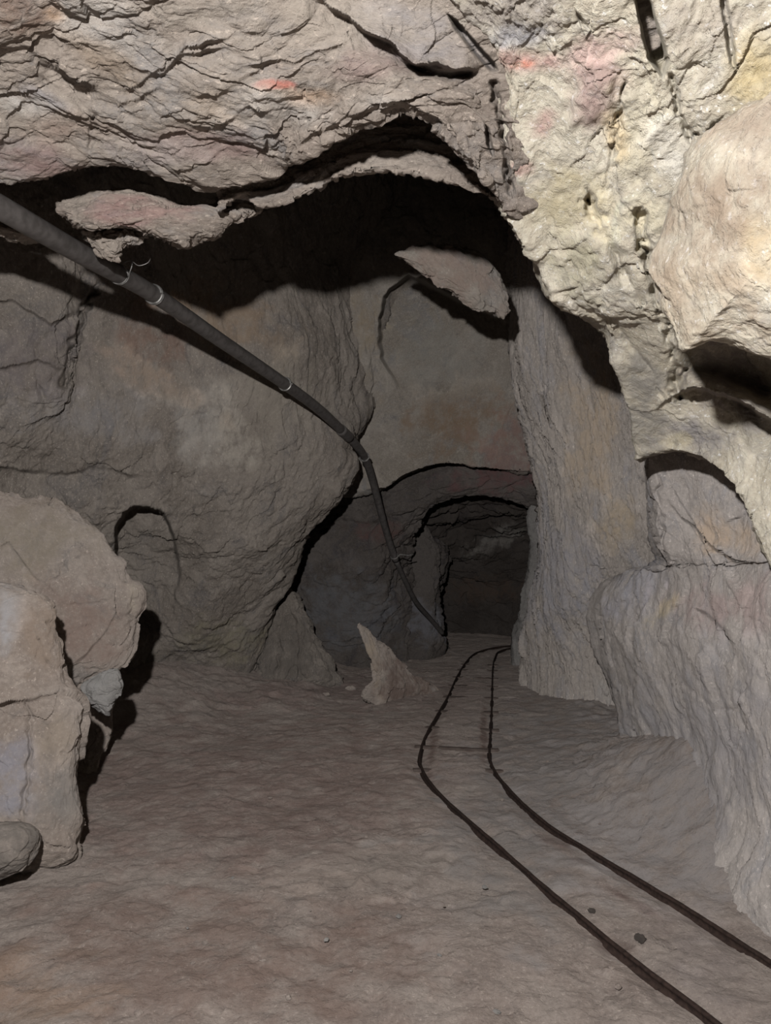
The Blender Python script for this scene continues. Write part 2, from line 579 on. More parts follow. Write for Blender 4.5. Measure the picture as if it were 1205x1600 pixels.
# ---------------------------------------------------------------- track
def sweep(name, P, prof, mat, parent=None, lift=0., jitter=0.):
    P = P.copy()
    T = np.gradient(P, axis=0)
    T /= np.linalg.norm(T, axis=1, keepdims=True)
    S = np.cross(T, np.array([0, 0, 1.]))
    S /= np.linalg.norm(S, axis=1, keepdims=True)
    U = np.cross(S, T)
    k = len(prof)
    v = np.concatenate([(P + S * a + U * (b + lift))[:, None] for a, b in prof], 1).reshape(-1, 3)
    if jitter:
        v = v + jitter * np.stack([fbm(v * 30 + 9 * j, 2, j) for j in range(3)], 1)
    f = grid_faces(len(P), k, wrap=True)
    base = len(v)
    v = np.concatenate([v, P[:1] + U[:1] * lift, P[-1:] + U[-1:] * lift])
    caps = []
    for j in range(0, k, 1):
        j2 = (j + 1) % k
        caps.append([base, j2, j, j]); caps.append([base + 1, (len(P) - 1) * k + j, (len(P) - 1) * k + j2, (len(P) - 1) * k + j2])
    me_f = [list(map(int, q)) for q in f] + [[a, b, c] for a, b, c, _ in caps]
    me = bpy.data.meshes.new(name)
    me.from_pydata(v.tolist(), [], me_f)
    me.validate()
    for p in me.polygons: p.use_smooth = k > 12
    me.materials.append(mat)
    o = bpy.data.objects.new(name, me)
    col.objects.link(o)
    if parent:
        o.parent = parent
        o.matrix_parent_inverse = parent.matrix_world.inverted()
    return o


def empty(name, loc):
    o = bpy.data.objects.new(name, None)
    o.location = loc
    o.empty_display_size = .1
    col.objects.link(o)
    bpy.context.view_layer.update()
    return o


def rail_surf(P):
    Q = P.copy()
    Q[:, 2] = floor_h(Q[:, 0], Q[:, 1]) + .022 * fbm(np.stack([Q[:, 0], Q[:, 1], Q[:, 2]], 1) * 1.7, 3, 3) * .25
    return Q


track = tag(empty('mine_track', RAIL_L[60].tolist()), 'narrow rusty mine track curving across the dirt floor into the dark tunnel', 'rail track')
prof = [(-.024, -.03), (.024, -.03), (.024, -.026), (.006, -.018), (.006, .004), (.012, .008), (.012, .019), (.008, .022), (-.008, .022), (-.012, .019), (-.012, .008), (-.006, .004), (-.006, -.018), (-.024, -.026)]
prof = [(a * .6, b * .6) for a, b in prof[::-1]]
for P in (RAIL_L, RAIL_R):
    sweep('rail', rail_surf(P), prof, M_rail, track, jitter=.0015)
# half-buried sleepers
rs = random.Random(3)
for i, k in enumerate((74, 88, 103, 119, 136, 152, 166, 180, 192)):
    a = RAIL_L[k]
    j = int(np.argmin(np.linalg.norm(RAIL_R - a, axis=1)))
    b = RAIL_R[j]
    dv = (b - a) / np.linalg.norm(b - a)
    p0, p1 = a - dv * .05, b + dv * .06
    z = -.019
    L = np.linspace(0, 1, 14)[:, None]
    path = p0 * (1 - L) + p1 * L
    path[:, 2] = floor_h(path[:, 0], path[:, 1]) + z
    path[:, 1] += .012 * np.sin(L[:, 0] * 5 + i)
    w = .045 + rs.random() * .015
    sweep('sleeper', path, [(-w, -.03), (w, -.03), (w * .95, .01), (w * .4, .018), (-w * .5, .016), (-w * .93, .008)][::-1], M_wood, track, jitter=.006)

# ---------------------------------------------------------------- ceiling near the viewer
lip = [(-420, 350, 2.05), (-150, 322, 1.98), (0, 300, 1.95), (60, 290, 1.95), (105, 275, 1.94), (150, 262, 1.92), (205, 268, 1.92), (270, 288, 1.95), (330, 300, 1.97),
       (385, 288, 1.95), (430, 268, 1.88), (480, 240, 1.72), (545, 204, 1.6), (605, 178, 1.51), (655, 186, 1.50), (705, 222, 1.54), (750, 268, 1.62), (790, 322, 1.8), (830, 400, 2.0), (900, 480, 2.3)]


def run_on(rows):
    """carry the rows of a side wall on past the viewer at the same height"""
    out = []
    for row in rows:
        x, y, d = row[-1]
        if d > .5:
            X = (x - CXP) / FPX * d
            row = list(row) + [(CXP + (X + .06) / .3 * FPX, CYP + (y - CYP) * d / .3, .3)]
        out.append(row)
    return out


def shift(row, dx, dy, dd):
    return [(x + dx, y + dy, d + dd) for x, y, d in row]


ceiling = loft('ceiling', [
    [(-2200, -2600, .30), (-600, -2600, .32), (400, -2700, .32), (1400, -2500, .30), (2600, -2300, .28)],
    [(-900, -700, .72), (-100, -700, .74), (600, -720, .73), (1200, -700, .7), (1700, -600, .66)],
    [(-650, -250, 1.03), (0, -250, 1.06), (500, -250, 1.05), (900, -240, 1.0), (1400, -200, .95)],
    [(-500, 0, 1.34), (0, 0, 1.34), (400, -20, 1.30), (700, -20, 1.28), (1100, 0, 1.25)],
    [(-450, 120, 1.55), (0, 110, 1.55), (250, 130, 1.53), (450, 110, 1.46), (620, 70, 1.38), (740, 110, 1.42), (900, 200, 1.6)],
    [(-430, 240, 1.80), (0, 215, 1.76), (250, 225, 1.75), (430, 200, 1.66), (600, 120, 1.42), (740, 190, 1.5), (860, 330, 1.8)],
    lip,
    shift(lip, 0, -22, .12), shift(lip, 0, -90, .28), shift(lip, 0, -130, .9), shift(lip, 0, -160, 1.6),
], M_ceil, n=560, m=620, seed=11,
    rough=dict(amp=.04, freq=2.2, fac=.017, ffreq=4.6, stretch=(.8, 1, 1.9), crease=.012, cfreq=3.2, fine=.004),
    pushes=[('ledge', [(470, -20), (540, 26), (600, 62), (640, 92), (690, 104), (760, 108)], .055, 50, 45),
            ('in', [(604, 72), (636, 96), (690, 108), (742, 110), (744, 122), (700, 128), (655, 120), (622, 100)], .05, 9, None),
            ('in', [(694, 16), (716, 30), (750, 70), (776, 98), (780, 112), (764, 112), (738, 84), (712, 50)], .10, 7, None),
            ('in', [(756, 190), (766, 200), (776, 240), (770, 248), (758, 226)], .08, 6, None),
            ('ledge', [(-50, 60), (60, 95), (130, 130), (200, 140), (290, 85), (390, 60)], .022, 60, 60),
            ('ledge', [(20, 60), (110, 120), (190, 160), (250, 140), (330, 150), (420, 100)], .018, 50, 60),
            ('ledge', [(180, 90), (250, 120), (290, 75), (360, 52), (420, 50)], .024, 30, 40),
            ('ledge', [(330, 120), (400, 100), (470, 90), (560, 60)], .014, 30, 50),
            ('ledge', [(240, 185), (330, 200), (390, 165), (430, 190), (480, 180)], .018, 40, 40),
            ('ledge', [(450, 230), (520, 195), (580, 165), (640, 160), (700, 200)], .02, 30, 30),
            ('crack', [(0, 230), (60, 215), (140, 235), (150, 180), (60, 120)], .025, 6),
            ('crack', [(772, 130), (782, 180), (790, 220), (795, 300)], .09, 9)],
    stain_shade=[(50, 15, 50, 40, 0, BRN, .7), (85, 20, 20, 16, 0, ORG, .8), (150, 20, 90, 50, 20, WHT, .45), (60, 150, 60, 25, 30, BLU, .5),
           (440, 133, 30, 7, 0, RED, .8), (500, 150, 60, 18, 5, lin((205, 176, 150)), .8), (400, 170, 120, 30, 0, WHT, .4), (560, 110, 90, 35, 0, PUR, .35),
           (300, 230, 120, 30, 0, PUR, .4), (40, 250, 90, 40, 0, PUR, .5), (660, 60, 100, 40, 20, BLU, .3), (590, 160, 80, 30, 0, WHT, .5), (40, 165, 60, 22, 15, WHT, .6), (330, 170, 60, 30, 0, lin((178, 160, 140)), .6), (230, 240, 90, 30, 10, lin((150, 146, 146)), .5),
           (180, 110, 90, 30, 30, lin((150, 132, 112)), .5), (330, 20, 100, 30, 0, lin((150, 142, 132)), .5), (100, 200, 70, 30, 0, lin((164, 140, 128)), .5), (480, 30, 100, 40, 0, lin((170, 160, 148)), .5)])
tag(ceiling, kind='structure')

# ledge under the lip (behind it)
le = [(340, 330, 2.12), (375, 306, 2.1), (405, 322, 2.1), (440, 318, 2.06), (490, 296, 2.0), (520, 278, 1.95), (565, 268, 1.9), (620, 266, 1.88), (680, 276, 1.88), (730, 296, 1.9), (780, 318, 2.0), (840, 390, 2.25)]
ledge = loft('rock_ledge', [
    shift(le, 0, -260, .5), shift(le, 0, -150, .25), shift(le, 0, -60, .1), shift(le, 0, -26, .03), le, shift(le, 0, -6, .12), shift(le, 0, -50, .3), shift(le, 0, -110, .6)],
    M_ceil, n=200, m=420, seed=21, thick=.03,
    rough=dict(amp=.022, freq=4, fac=.014, ffreq=9, stretch=(.6, 1, 2), crease=.012, cfreq=5, fine=.003))
tag(ledge, 'thin pale arched rock ledge hanging below the bright ceiling, above the black hollow', 'rock ledge')

slab = blob('hanging_rock', [(92, 322), (115, 312), (160, 300), (215, 304), (250, 312), (300, 325), (345, 322), (385, 318), (408, 330), (380, 340), (350, 352), (338, 368), (318, 372), (295, 386), (262, 380), (235, 371), (222, 362), (180, 352), (130, 358), (106, 345)],
            2.3, M_ceil, tilt=(0.0001, -.0012), bulge=.12, back=.35, seed=23, centre=(240, 338), n=110,
            rough=dict(amp=.022, freq=4, fac=.014, ffreq=8, stretch=(.6, 1, 2.5), crease=.02, cfreq=6, fine=.003),
            stain_shade=[(200, 330, 90, 20, 0, PINK, .35)])
tag(slab, 'pinkish rock slab hanging under the ceiling lip just above the pipe', 'rock')
slab2 = blob('hanging_rock', [(128, 362), (160, 350), (205, 352), (228, 368), (222, 380), (200, 384), (190, 400), (178, 404), (150, 390)],
             2.5, M_ceil, bulge=.12, back=.3, seed=24, n=70, m=260,
             rough=dict(amp=.02, freq=5, fac=.016, ffreq=10, crease=.02, cfreq=6, fine=.003))
tag(slab2, 'small lumpy rock hanging right against the upper side of the pipe', 'rock')
slab3 = blob('hanging_rock', [(-60, 335), (0, 345), (40, 352), (62, 372), (30, 372), (-10, 360), (-60, 362)],
             2.5, M_ceil, bulge=.08, back=.3, seed=25, n=60, m=220,
             rough=dict(amp=.015, freq=5, fac=.012, ffreq=10, crease=.01, cfreq=6, fine=.003))
tag(slab3, 'sliver of rock at the left edge of the cave half hidden by the pipe', 'rock')

# ---------------------------------------------------------------- left wall
wall_left = loft('wall_left', [
    [(-1100, 20, 3.0), (-500, 20, 3.7), (0, 20, 4.4), (150, 20, 4.8), (350, 20, 5.4), (500, 20, 6.0), (640, 20, 6.8)],
    [(-1000, 250, 3.0), (-400, 250, 3.5), (0, 250, 4.0), (130, 250, 4.3), (260, 250, 4.7), (430, 250, 5.3), (560, 250, 6.1), (660, 250, 7.0)],
    [(-900, 430, 2.9), (-300, 430, 3.4), (0, 430, 3.85), (100, 430, 4.0), (150, 430, 4.35), (270, 430, 4.7), (420, 430, 5.25), (520, 430, 6.0), (590, 430, 6.9), (660, 430, 7.8)],
    [(-900, 560, 2.9), (-300, 560, 3.4), (0, 560, 3.9), (90, 560, 4.1), (130, 560, 4.4), (250, 560, 4.7), (420, 560, 5.05), (510, 560, 5.7), (560, 560, 6.4), (600, 560, 7.4), (640, 560, 8.2)],
    [(-900, 680, 2.95), (-300, 680, 3.5), (0, 680, 4.1), (130, 680, 4.5), (260, 680, 4.85), (400, 680, 5.1), (500, 680, 5.6), (540, 682, 6.0), (552, 684, 6.5), (556, 684, 7.4), (560, 684, 8.4)],
    [(-900, 735, 3.0), (-300, 735, 3.6), (0, 740, 4.3), (140, 740, 4.7), (270, 740, 5.0), (400, 735, 5.2), (500, 735, 5.7), (538, 735, 6.1), (545, 733, 6.4), (530, 730, 7.2), (500, 730, 8.2)],
    [(-900, 830, 3.0), (-300, 830, 3.6), (0, 830, 4.5), (130, 830, 4.9), (260, 830, 5.3), (360, 830, 5.5), (440, 830, 5.8), (484, 828, 6.2), (491, 826, 6.5), (480, 825, 7.2), (450, 825, 8.2)],
    [(-900, 905, 3.1), (-300, 905, 3.7), (0, 905, 4.7), (130, 905, 5.8), (230, 905, 5.9), (330, 905, 5.8), (410, 905, 6.1), (444, 905, 6.5), (451, 904, 6.8), (440, 904, 7.4), (410, 904, 8.2)],
    [(-900, 975, 3.2), (-300, 975, 3.9), (0, 975, 4.9), (130, 975, 6.2), (240, 975, 6.3), (320, 975, 6.15), (390, 975, 6.5), (418, 975, 6.9), (424, 975, 7.2), (410, 974, 7.7), (390, 974, 8.4)],
    [(-900, 1060, 3.2), (-300, 1060, 4.0), (0, 1060, 5.2), (130, 1055, 5.8), (240, 1035, 6.6), (320, 1038, 6.8), (380, 1052, 7.0), (402, 1052, 7.3), (407, 1050, 7.6), (395, 1050, 7.9), (380, 1050, 8.4)],
    [(-900, 1200, 3.2), (-300, 1180, 3.9), (0, 1160, 5.2), (130, 1150, 5.8), (240, 1110, 6.8), (320, 1110, 7.0), (380, 1120, 7.2), (400, 1120, 7.5), (405, 1120, 7.8), (390, 1120, 8.1), (370, 1120, 8.4)],
], M_left, n=620, m=640, seed=31,
    rough=dict(amp=.10, freq=1.1, fac=.022, ffreq=3.4, stretch=(1, 1, .6), crease=.014, cfreq=1.7, fine=.006, rot=.3),
    pushes=[('in', [(182, 1000), (178, 870), (178, 825), (190, 800), (208, 789), (232, 789), (258, 800), (275, 840), (285, 900), (270, 960), (230, 1010)], .9, 6, ((190, 800), (310, 940))),
            ('crack', [(152, 440), (135, 475), (125, 520), (108, 560), (100, 600)], .25, 10),
            ('ledge', [(-60, 720), (40, 735), (110, 738), (150, 728), (240, 745)], .10, 60, 45),
            ('ledge', [(-60, 450), (30, 475), (80, 505), (130, 480)], .09, 40, 40),
            ('ledge', [(-60, 560), (10, 575), (60, 560), (120, 590)], .07, 40, 40),
            ('crack', [(60, 540), (58, 600), (75, 640)], .05, 6),
            ('crack', [(262, 810), (275, 880), (270, 980), (285, 1010)], .05, 8)],
    stain_shade=[(240, 530, 75, 50, 30, lin((138, 110, 96)), .6), (360, 500, 90, 45, 20, lin((158, 134, 108)), .5), (330, 660, 70, 60, 30, WHT, .4), (140, 650, 110, 40, 10, lin((164, 162, 164)), .4),
           (245, 590, 100, 20, 30, lin((176, 156, 138)), .5), (60, 560, 80, 60, 0, lin((120, 112, 114)), .5), (420, 640, 80, 90, 45, lin((166, 158, 146)), .5), (350, 1000, 60, 30, 0, lin((150, 144, 120)), .5)])
tag(wall_left, kind='structure')

# ---------------------------------------------------------------- back wall: upper face down to the brow of the tunnel
wall_back = loft('wall_back', [
    [(380, 0, 6.6), (560, 0, 7.0), (700, 0, 7.2), (850, 0, 7.0), (1100, 0, 6.6)],
    [(380, 250, 6.6), (560, 250, 7.0), (680, 250, 6.9), (850, 250, 6.6), (1100, 250, 6.2)],
    [(380, 430, 6.9), (540, 430, 6.4), (600, 430, 6.5), (700, 430, 6.5), (800, 430, 6.5), (1000, 430, 6.3)],
    [(400, 560, 7.4), (540, 560, 6.5), (590, 560, 6.65), (700, 560, 6.8), (800, 560, 6.9), (1000, 560, 7.0)],
    [(420, 660, 7.8), (540, 660, 6.9), (600, 660, 6.95), (700, 650, 7.0), (800, 650, 7.2), (1000, 650, 7.5)],
    [(420, 755, 8.1), (520, 752, 7.8), (596, 745, 7.2), (640, 728, 7.1), (700, 718, 7.1), (760, 722, 7.2), (840, 732, 7.4), (1000, 740, 7.7)],
    [(420, 775, 8.2), (520, 770, 8.0), (596, 764, 7.4), (640, 742, 7.25), (700, 728, 7.25), (760, 732, 7.35), (840, 744, 7.6), (1000, 750, 7.9)],
    [(420, 772, 8.8), (520, 768, 8.7), (596, 758, 8.2), (640, 736, 8.1), (700, 722, 8.1), (760, 726, 8.2), (840, 738, 8.4), (1000, 746, 8.7)],
], M_back, n=420, m=420, seed=41,
    rough=dict(amp=.13, freq=.8, fac=.016, ffreq=2.0, stretch=(1, 1, .7), crease=.02, cfreq=1.2, fine=.006),
    pushes=[('in', [(592, 560), (590, 500), (598, 462), (615, 442), (640, 428), (668, 440), (720, 468), (780, 492), (830, 520), (830, 640), (640, 640)], .9, 8, ((605, 450), (700, 600)))],
    stain_shade=[(730, 660, 80, 60, 0, lin((140, 116, 92)), .7), (790, 700, 60, 60, 0, lin((136, 104, 100)), .6), (690, 560, 80, 60, 30, lin((154, 152, 146)), .5), (500, 520, 80, 80, 0, lin((158, 140, 112)), .5)])
tag(wall_back, kind='structure')

# hanging slab high in the hollow
hs = blob('hanging_rock', [(612, 396), (650, 384), (700, 384), (745, 398), (775, 430), (792, 470), (786, 494), (750, 486), (718, 470), (680, 445), (640, 418)],
          4.05, M_back, tilt=(0.0007, .0007), bulge=.16, back=.5, seed=43, n=90, m=300,
          rough=dict(amp=.03, freq=2.6, fac=.02, ffreq=5, stretch=(.6, 1, 2.2), crease=.02, cfreq=4, fine=.004, rot=-.7),
          stain_shade=[(700, 430, 90, 60, 30, lin((152, 132, 122)), .6)])
tag(hs, 'tilted rock slab jutting from the shadow high on the back wall', 'rock')

# ---------------------------------------------------------------- tunnel: brow with arched opening and its left wall
A_in = [(655, 1040, 9.35), (648, 985, 9.25), (640, 930, 9.1), (638, 878, 8.75), (646, 838, 8.2), (662, 808, 7.95), (685, 787, 7.9), (728, 770, 7.9), (770, 773, 8.0), (800, 781, 8.1), (828, 797, 8.2), (872, 815, 8.3), (930, 900, 8.3)]
A_mid = [(600, 1045, 8.7), (585, 985, 8.4), (585, 930, 8.2), (592, 878, 7.9), (608, 828, 7.7), (632, 790, 7.6), (668, 758, 7.6), (722, 745, 7.6), (770, 748, 7.7), (805, 752, 7.75), (835, 765, 7.8), (890, 785, 7.9), (960, 880, 7.9)]
A_o1 = [(540, 1050, 8.6), (520, 985, 8.3), (515, 930, 8.15), (525, 878, 8.0), (540, 828, 8.0), (575, 780, 7.9), (640, 735, 7.9), (710, 712, 7.9), (770, 716, 7.9), (815, 718, 8.), (850, 730, 8.), (910, 750, 8.1), (980, 850, 8.1)]
A_o2 = [(450, 1055, 8.9), (430, 985, 8.8), (420, 930, 8.7), (430, 878, 8.7), (450, 800, 8.6), (500, 720, 8.5), (610, 650, 8.4), (700, 640, 8.4), (780, 640, 8.4), (850, 640, 8.4), (900, 640, 8.4), (960, 690, 8.5), (1040, 800, 8.5)]
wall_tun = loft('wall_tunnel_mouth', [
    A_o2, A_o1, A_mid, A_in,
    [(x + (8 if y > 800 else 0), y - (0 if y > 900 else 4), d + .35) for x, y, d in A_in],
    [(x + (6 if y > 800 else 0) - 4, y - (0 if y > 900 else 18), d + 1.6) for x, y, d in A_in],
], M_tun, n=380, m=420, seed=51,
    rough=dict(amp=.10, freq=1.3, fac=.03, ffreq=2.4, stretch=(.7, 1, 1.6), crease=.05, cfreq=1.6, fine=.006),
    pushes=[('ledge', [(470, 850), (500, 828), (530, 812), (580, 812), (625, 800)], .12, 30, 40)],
    stain_shade=[(590, 832, 40, 18, 0, lin((108, 82, 78)), .7), (780, 745, 80, 22, 0, lin((120, 84, 84)), .6), (540, 960, 80, 60, 0, lin((130, 134, 140)), .4), (490, 745, 30, 14, 0, lin((106, 84, 82)), .5)])
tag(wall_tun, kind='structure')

# second rock inside the mouth, left of the dark passage
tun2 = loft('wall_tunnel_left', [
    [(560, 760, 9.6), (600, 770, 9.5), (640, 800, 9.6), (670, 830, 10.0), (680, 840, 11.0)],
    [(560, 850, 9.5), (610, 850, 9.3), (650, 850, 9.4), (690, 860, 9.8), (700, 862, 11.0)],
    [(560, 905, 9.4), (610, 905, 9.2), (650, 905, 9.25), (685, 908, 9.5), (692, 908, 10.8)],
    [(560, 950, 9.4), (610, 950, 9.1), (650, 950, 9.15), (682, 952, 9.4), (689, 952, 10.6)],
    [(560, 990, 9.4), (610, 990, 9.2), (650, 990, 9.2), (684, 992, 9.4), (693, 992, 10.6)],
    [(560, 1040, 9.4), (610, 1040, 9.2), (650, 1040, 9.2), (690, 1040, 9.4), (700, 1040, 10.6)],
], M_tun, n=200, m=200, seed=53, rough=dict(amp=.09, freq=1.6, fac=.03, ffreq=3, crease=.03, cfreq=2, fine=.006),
    stain_shade=[(660, 970, 50, 30, 0, lin((140, 142, 150)), .5)])
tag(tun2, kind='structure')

# passage behind, bending away to the left
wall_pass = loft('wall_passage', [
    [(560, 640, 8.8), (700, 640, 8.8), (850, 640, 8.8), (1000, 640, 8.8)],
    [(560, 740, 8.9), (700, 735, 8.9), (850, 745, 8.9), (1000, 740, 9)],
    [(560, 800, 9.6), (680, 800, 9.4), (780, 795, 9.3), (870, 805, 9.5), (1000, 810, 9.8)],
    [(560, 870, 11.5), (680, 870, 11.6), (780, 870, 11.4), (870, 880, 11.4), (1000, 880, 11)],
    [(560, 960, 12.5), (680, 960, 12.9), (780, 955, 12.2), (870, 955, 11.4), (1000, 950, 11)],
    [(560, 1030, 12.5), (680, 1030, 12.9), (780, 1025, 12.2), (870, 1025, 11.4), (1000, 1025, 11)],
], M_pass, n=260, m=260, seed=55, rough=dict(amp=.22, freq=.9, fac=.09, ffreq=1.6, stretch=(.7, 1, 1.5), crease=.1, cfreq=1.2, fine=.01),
    stain_shade=[(775, 845, 50, 14, -20, lin((150, 146, 140)), .6), (750, 920, 60, 20, 0, lin((96, 78, 66)), .5)])
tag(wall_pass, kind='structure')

# flat shoulder of rock left of the pillar foot
sh = loft('wall_tunnel_right', [
    [(835, 700, 8.8), (842, 700, 8.1), (870, 700, 7.9), (920, 700, 7.9), (1000, 700, 8)],
    [(838, 790, 9.4), (826, 798, 8.3), (850, 798, 8.0), (900, 800, 7.9), (1000, 800, 8)],
    [(835, 860, 9.4), (823, 860, 8.4), (850, 860, 8.1), (900, 860, 7.9), (1000, 860, 8)],
    [(830, 930, 9.5), (816, 930, 8.5), (840, 930, 8.2), (900, 930, 7.9), (1000, 930, 8)],
    [(812, 985, 9.6), (802, 985, 8.7), (840, 985, 8.3), (900, 985, 7.9), (1000, 985, 8)],
    [(806, 1040, 9.6), (797, 1040, 8.8), (840, 1040, 8.4), (900, 1040, 8), (1000, 1040, 8)],
], M_grey, n=240, m=160, seed=57, rough=dict(amp=.04, freq=1.6, fac=.02, ffreq=3, crease=.01, cfreq=2, fine=.006))
tag(sh, kind='structure')

# ---------------------------------------------------------------- right pillar
pillar = loft('rock_pillar', [
    [(900, 100, 7.5), (800, 100, 7.0), (790, 100, 6.2), (850, 100, 5.6), (950, 100, 5.0), (1080, 100, 4.6)],
    [(870, 380, 7.4), (806, 385, 6.9), (800, 385, 6.2), (850, 385, 5.5), (950, 385, 4.9), (1080, 380, 4.4)],
    [(860, 460, 7.3), (806, 460, 6.8), (803, 460, 6.1), (850, 460, 5.5), (930, 460, 4.9), (1080, 460, 4.3)],
    [(860, 560, 7.3), (806, 560, 6.7), (806, 560, 6.1), (855, 560, 5.5), (930, 560, 5.0), (1000, 560, 4.6), (1080, 560, 4.2)],
    [(870, 650, 7.4), (820, 650, 6.7), (819, 650, 6.2), (865, 650, 5.6), (930, 650, 5.1), (1000, 650, 4.7), (1080, 650, 4.3)],
    [(890, 760, 7.6), (845, 760, 7.0), (842, 760, 6.4), (880, 760, 5.7), (940, 760, 5.2), (1010, 760, 4.9), (1080, 760, 4.5)],
    [(890, 860, 7.8), (846, 860, 7.1), (841, 860, 6.6), (880, 860, 5.8), (935, 860, 5.4), (1000, 860, 5.1), (1080, 860, 4.8)],
    [(870, 930, 7.9), (836, 930, 7.2), (830, 930, 6.7), (875, 930, 6.0), (935, 935, 5.6), (1000, 940, 5.3), (1080, 940, 5.0)],
    [(860, 1000, 8.2), (824, 1000, 7.5), (817, 1000, 7.1), (860, 1000, 6.4), (930, 1010, 5.9), (1000, 1020, 5.6), (1080, 1020, 5.3)],
    [(850, 1048, 8.4), (820, 1048, 7.8), (812, 1048, 7.35), (860, 1064, 6.6), (930, 1090, 6.1), (1000, 1100, 5.9), (1080, 1100, 5.6)],
    [(850, 1120, 8.4), (820, 1120, 7.8), (808, 1120, 7.35), (860, 1140, 6.5), (930, 1160, 6.0), (1000, 1170, 5.9), (1080, 1170, 5.6)],
], M_pillar, n=620, m=420, seed=61,
    rough=dict(amp=.06, freq=1.7, fac=.022, ffreq=5, stretch=(2.0, 1.6, .35), crease=.014, cfreq=2.6, fine=.006),
    pushes=[('in', [(838, 610), (850, 620), (862, 660), (858, 668), (845, 645)], .10, 5, None),
            ('crack', [(812, 560), (806, 600), (820, 640), (835, 690)], .06, 6)],
    stain_shade=[(920, 680, 36, 110, 0, lin((204, 184, 158)), .6), (960, 820, 30, 40, 0, lin((200, 180, 148)), .5), (870, 900, 60, 90, 0, lin((166, 167, 178)), .5), (950, 1080, 30, 30, 0, WHT, .4)])
tag(pillar, 'tall pale rock pillar right of the dark tunnel, fluted down to the floor', 'rock pillar')

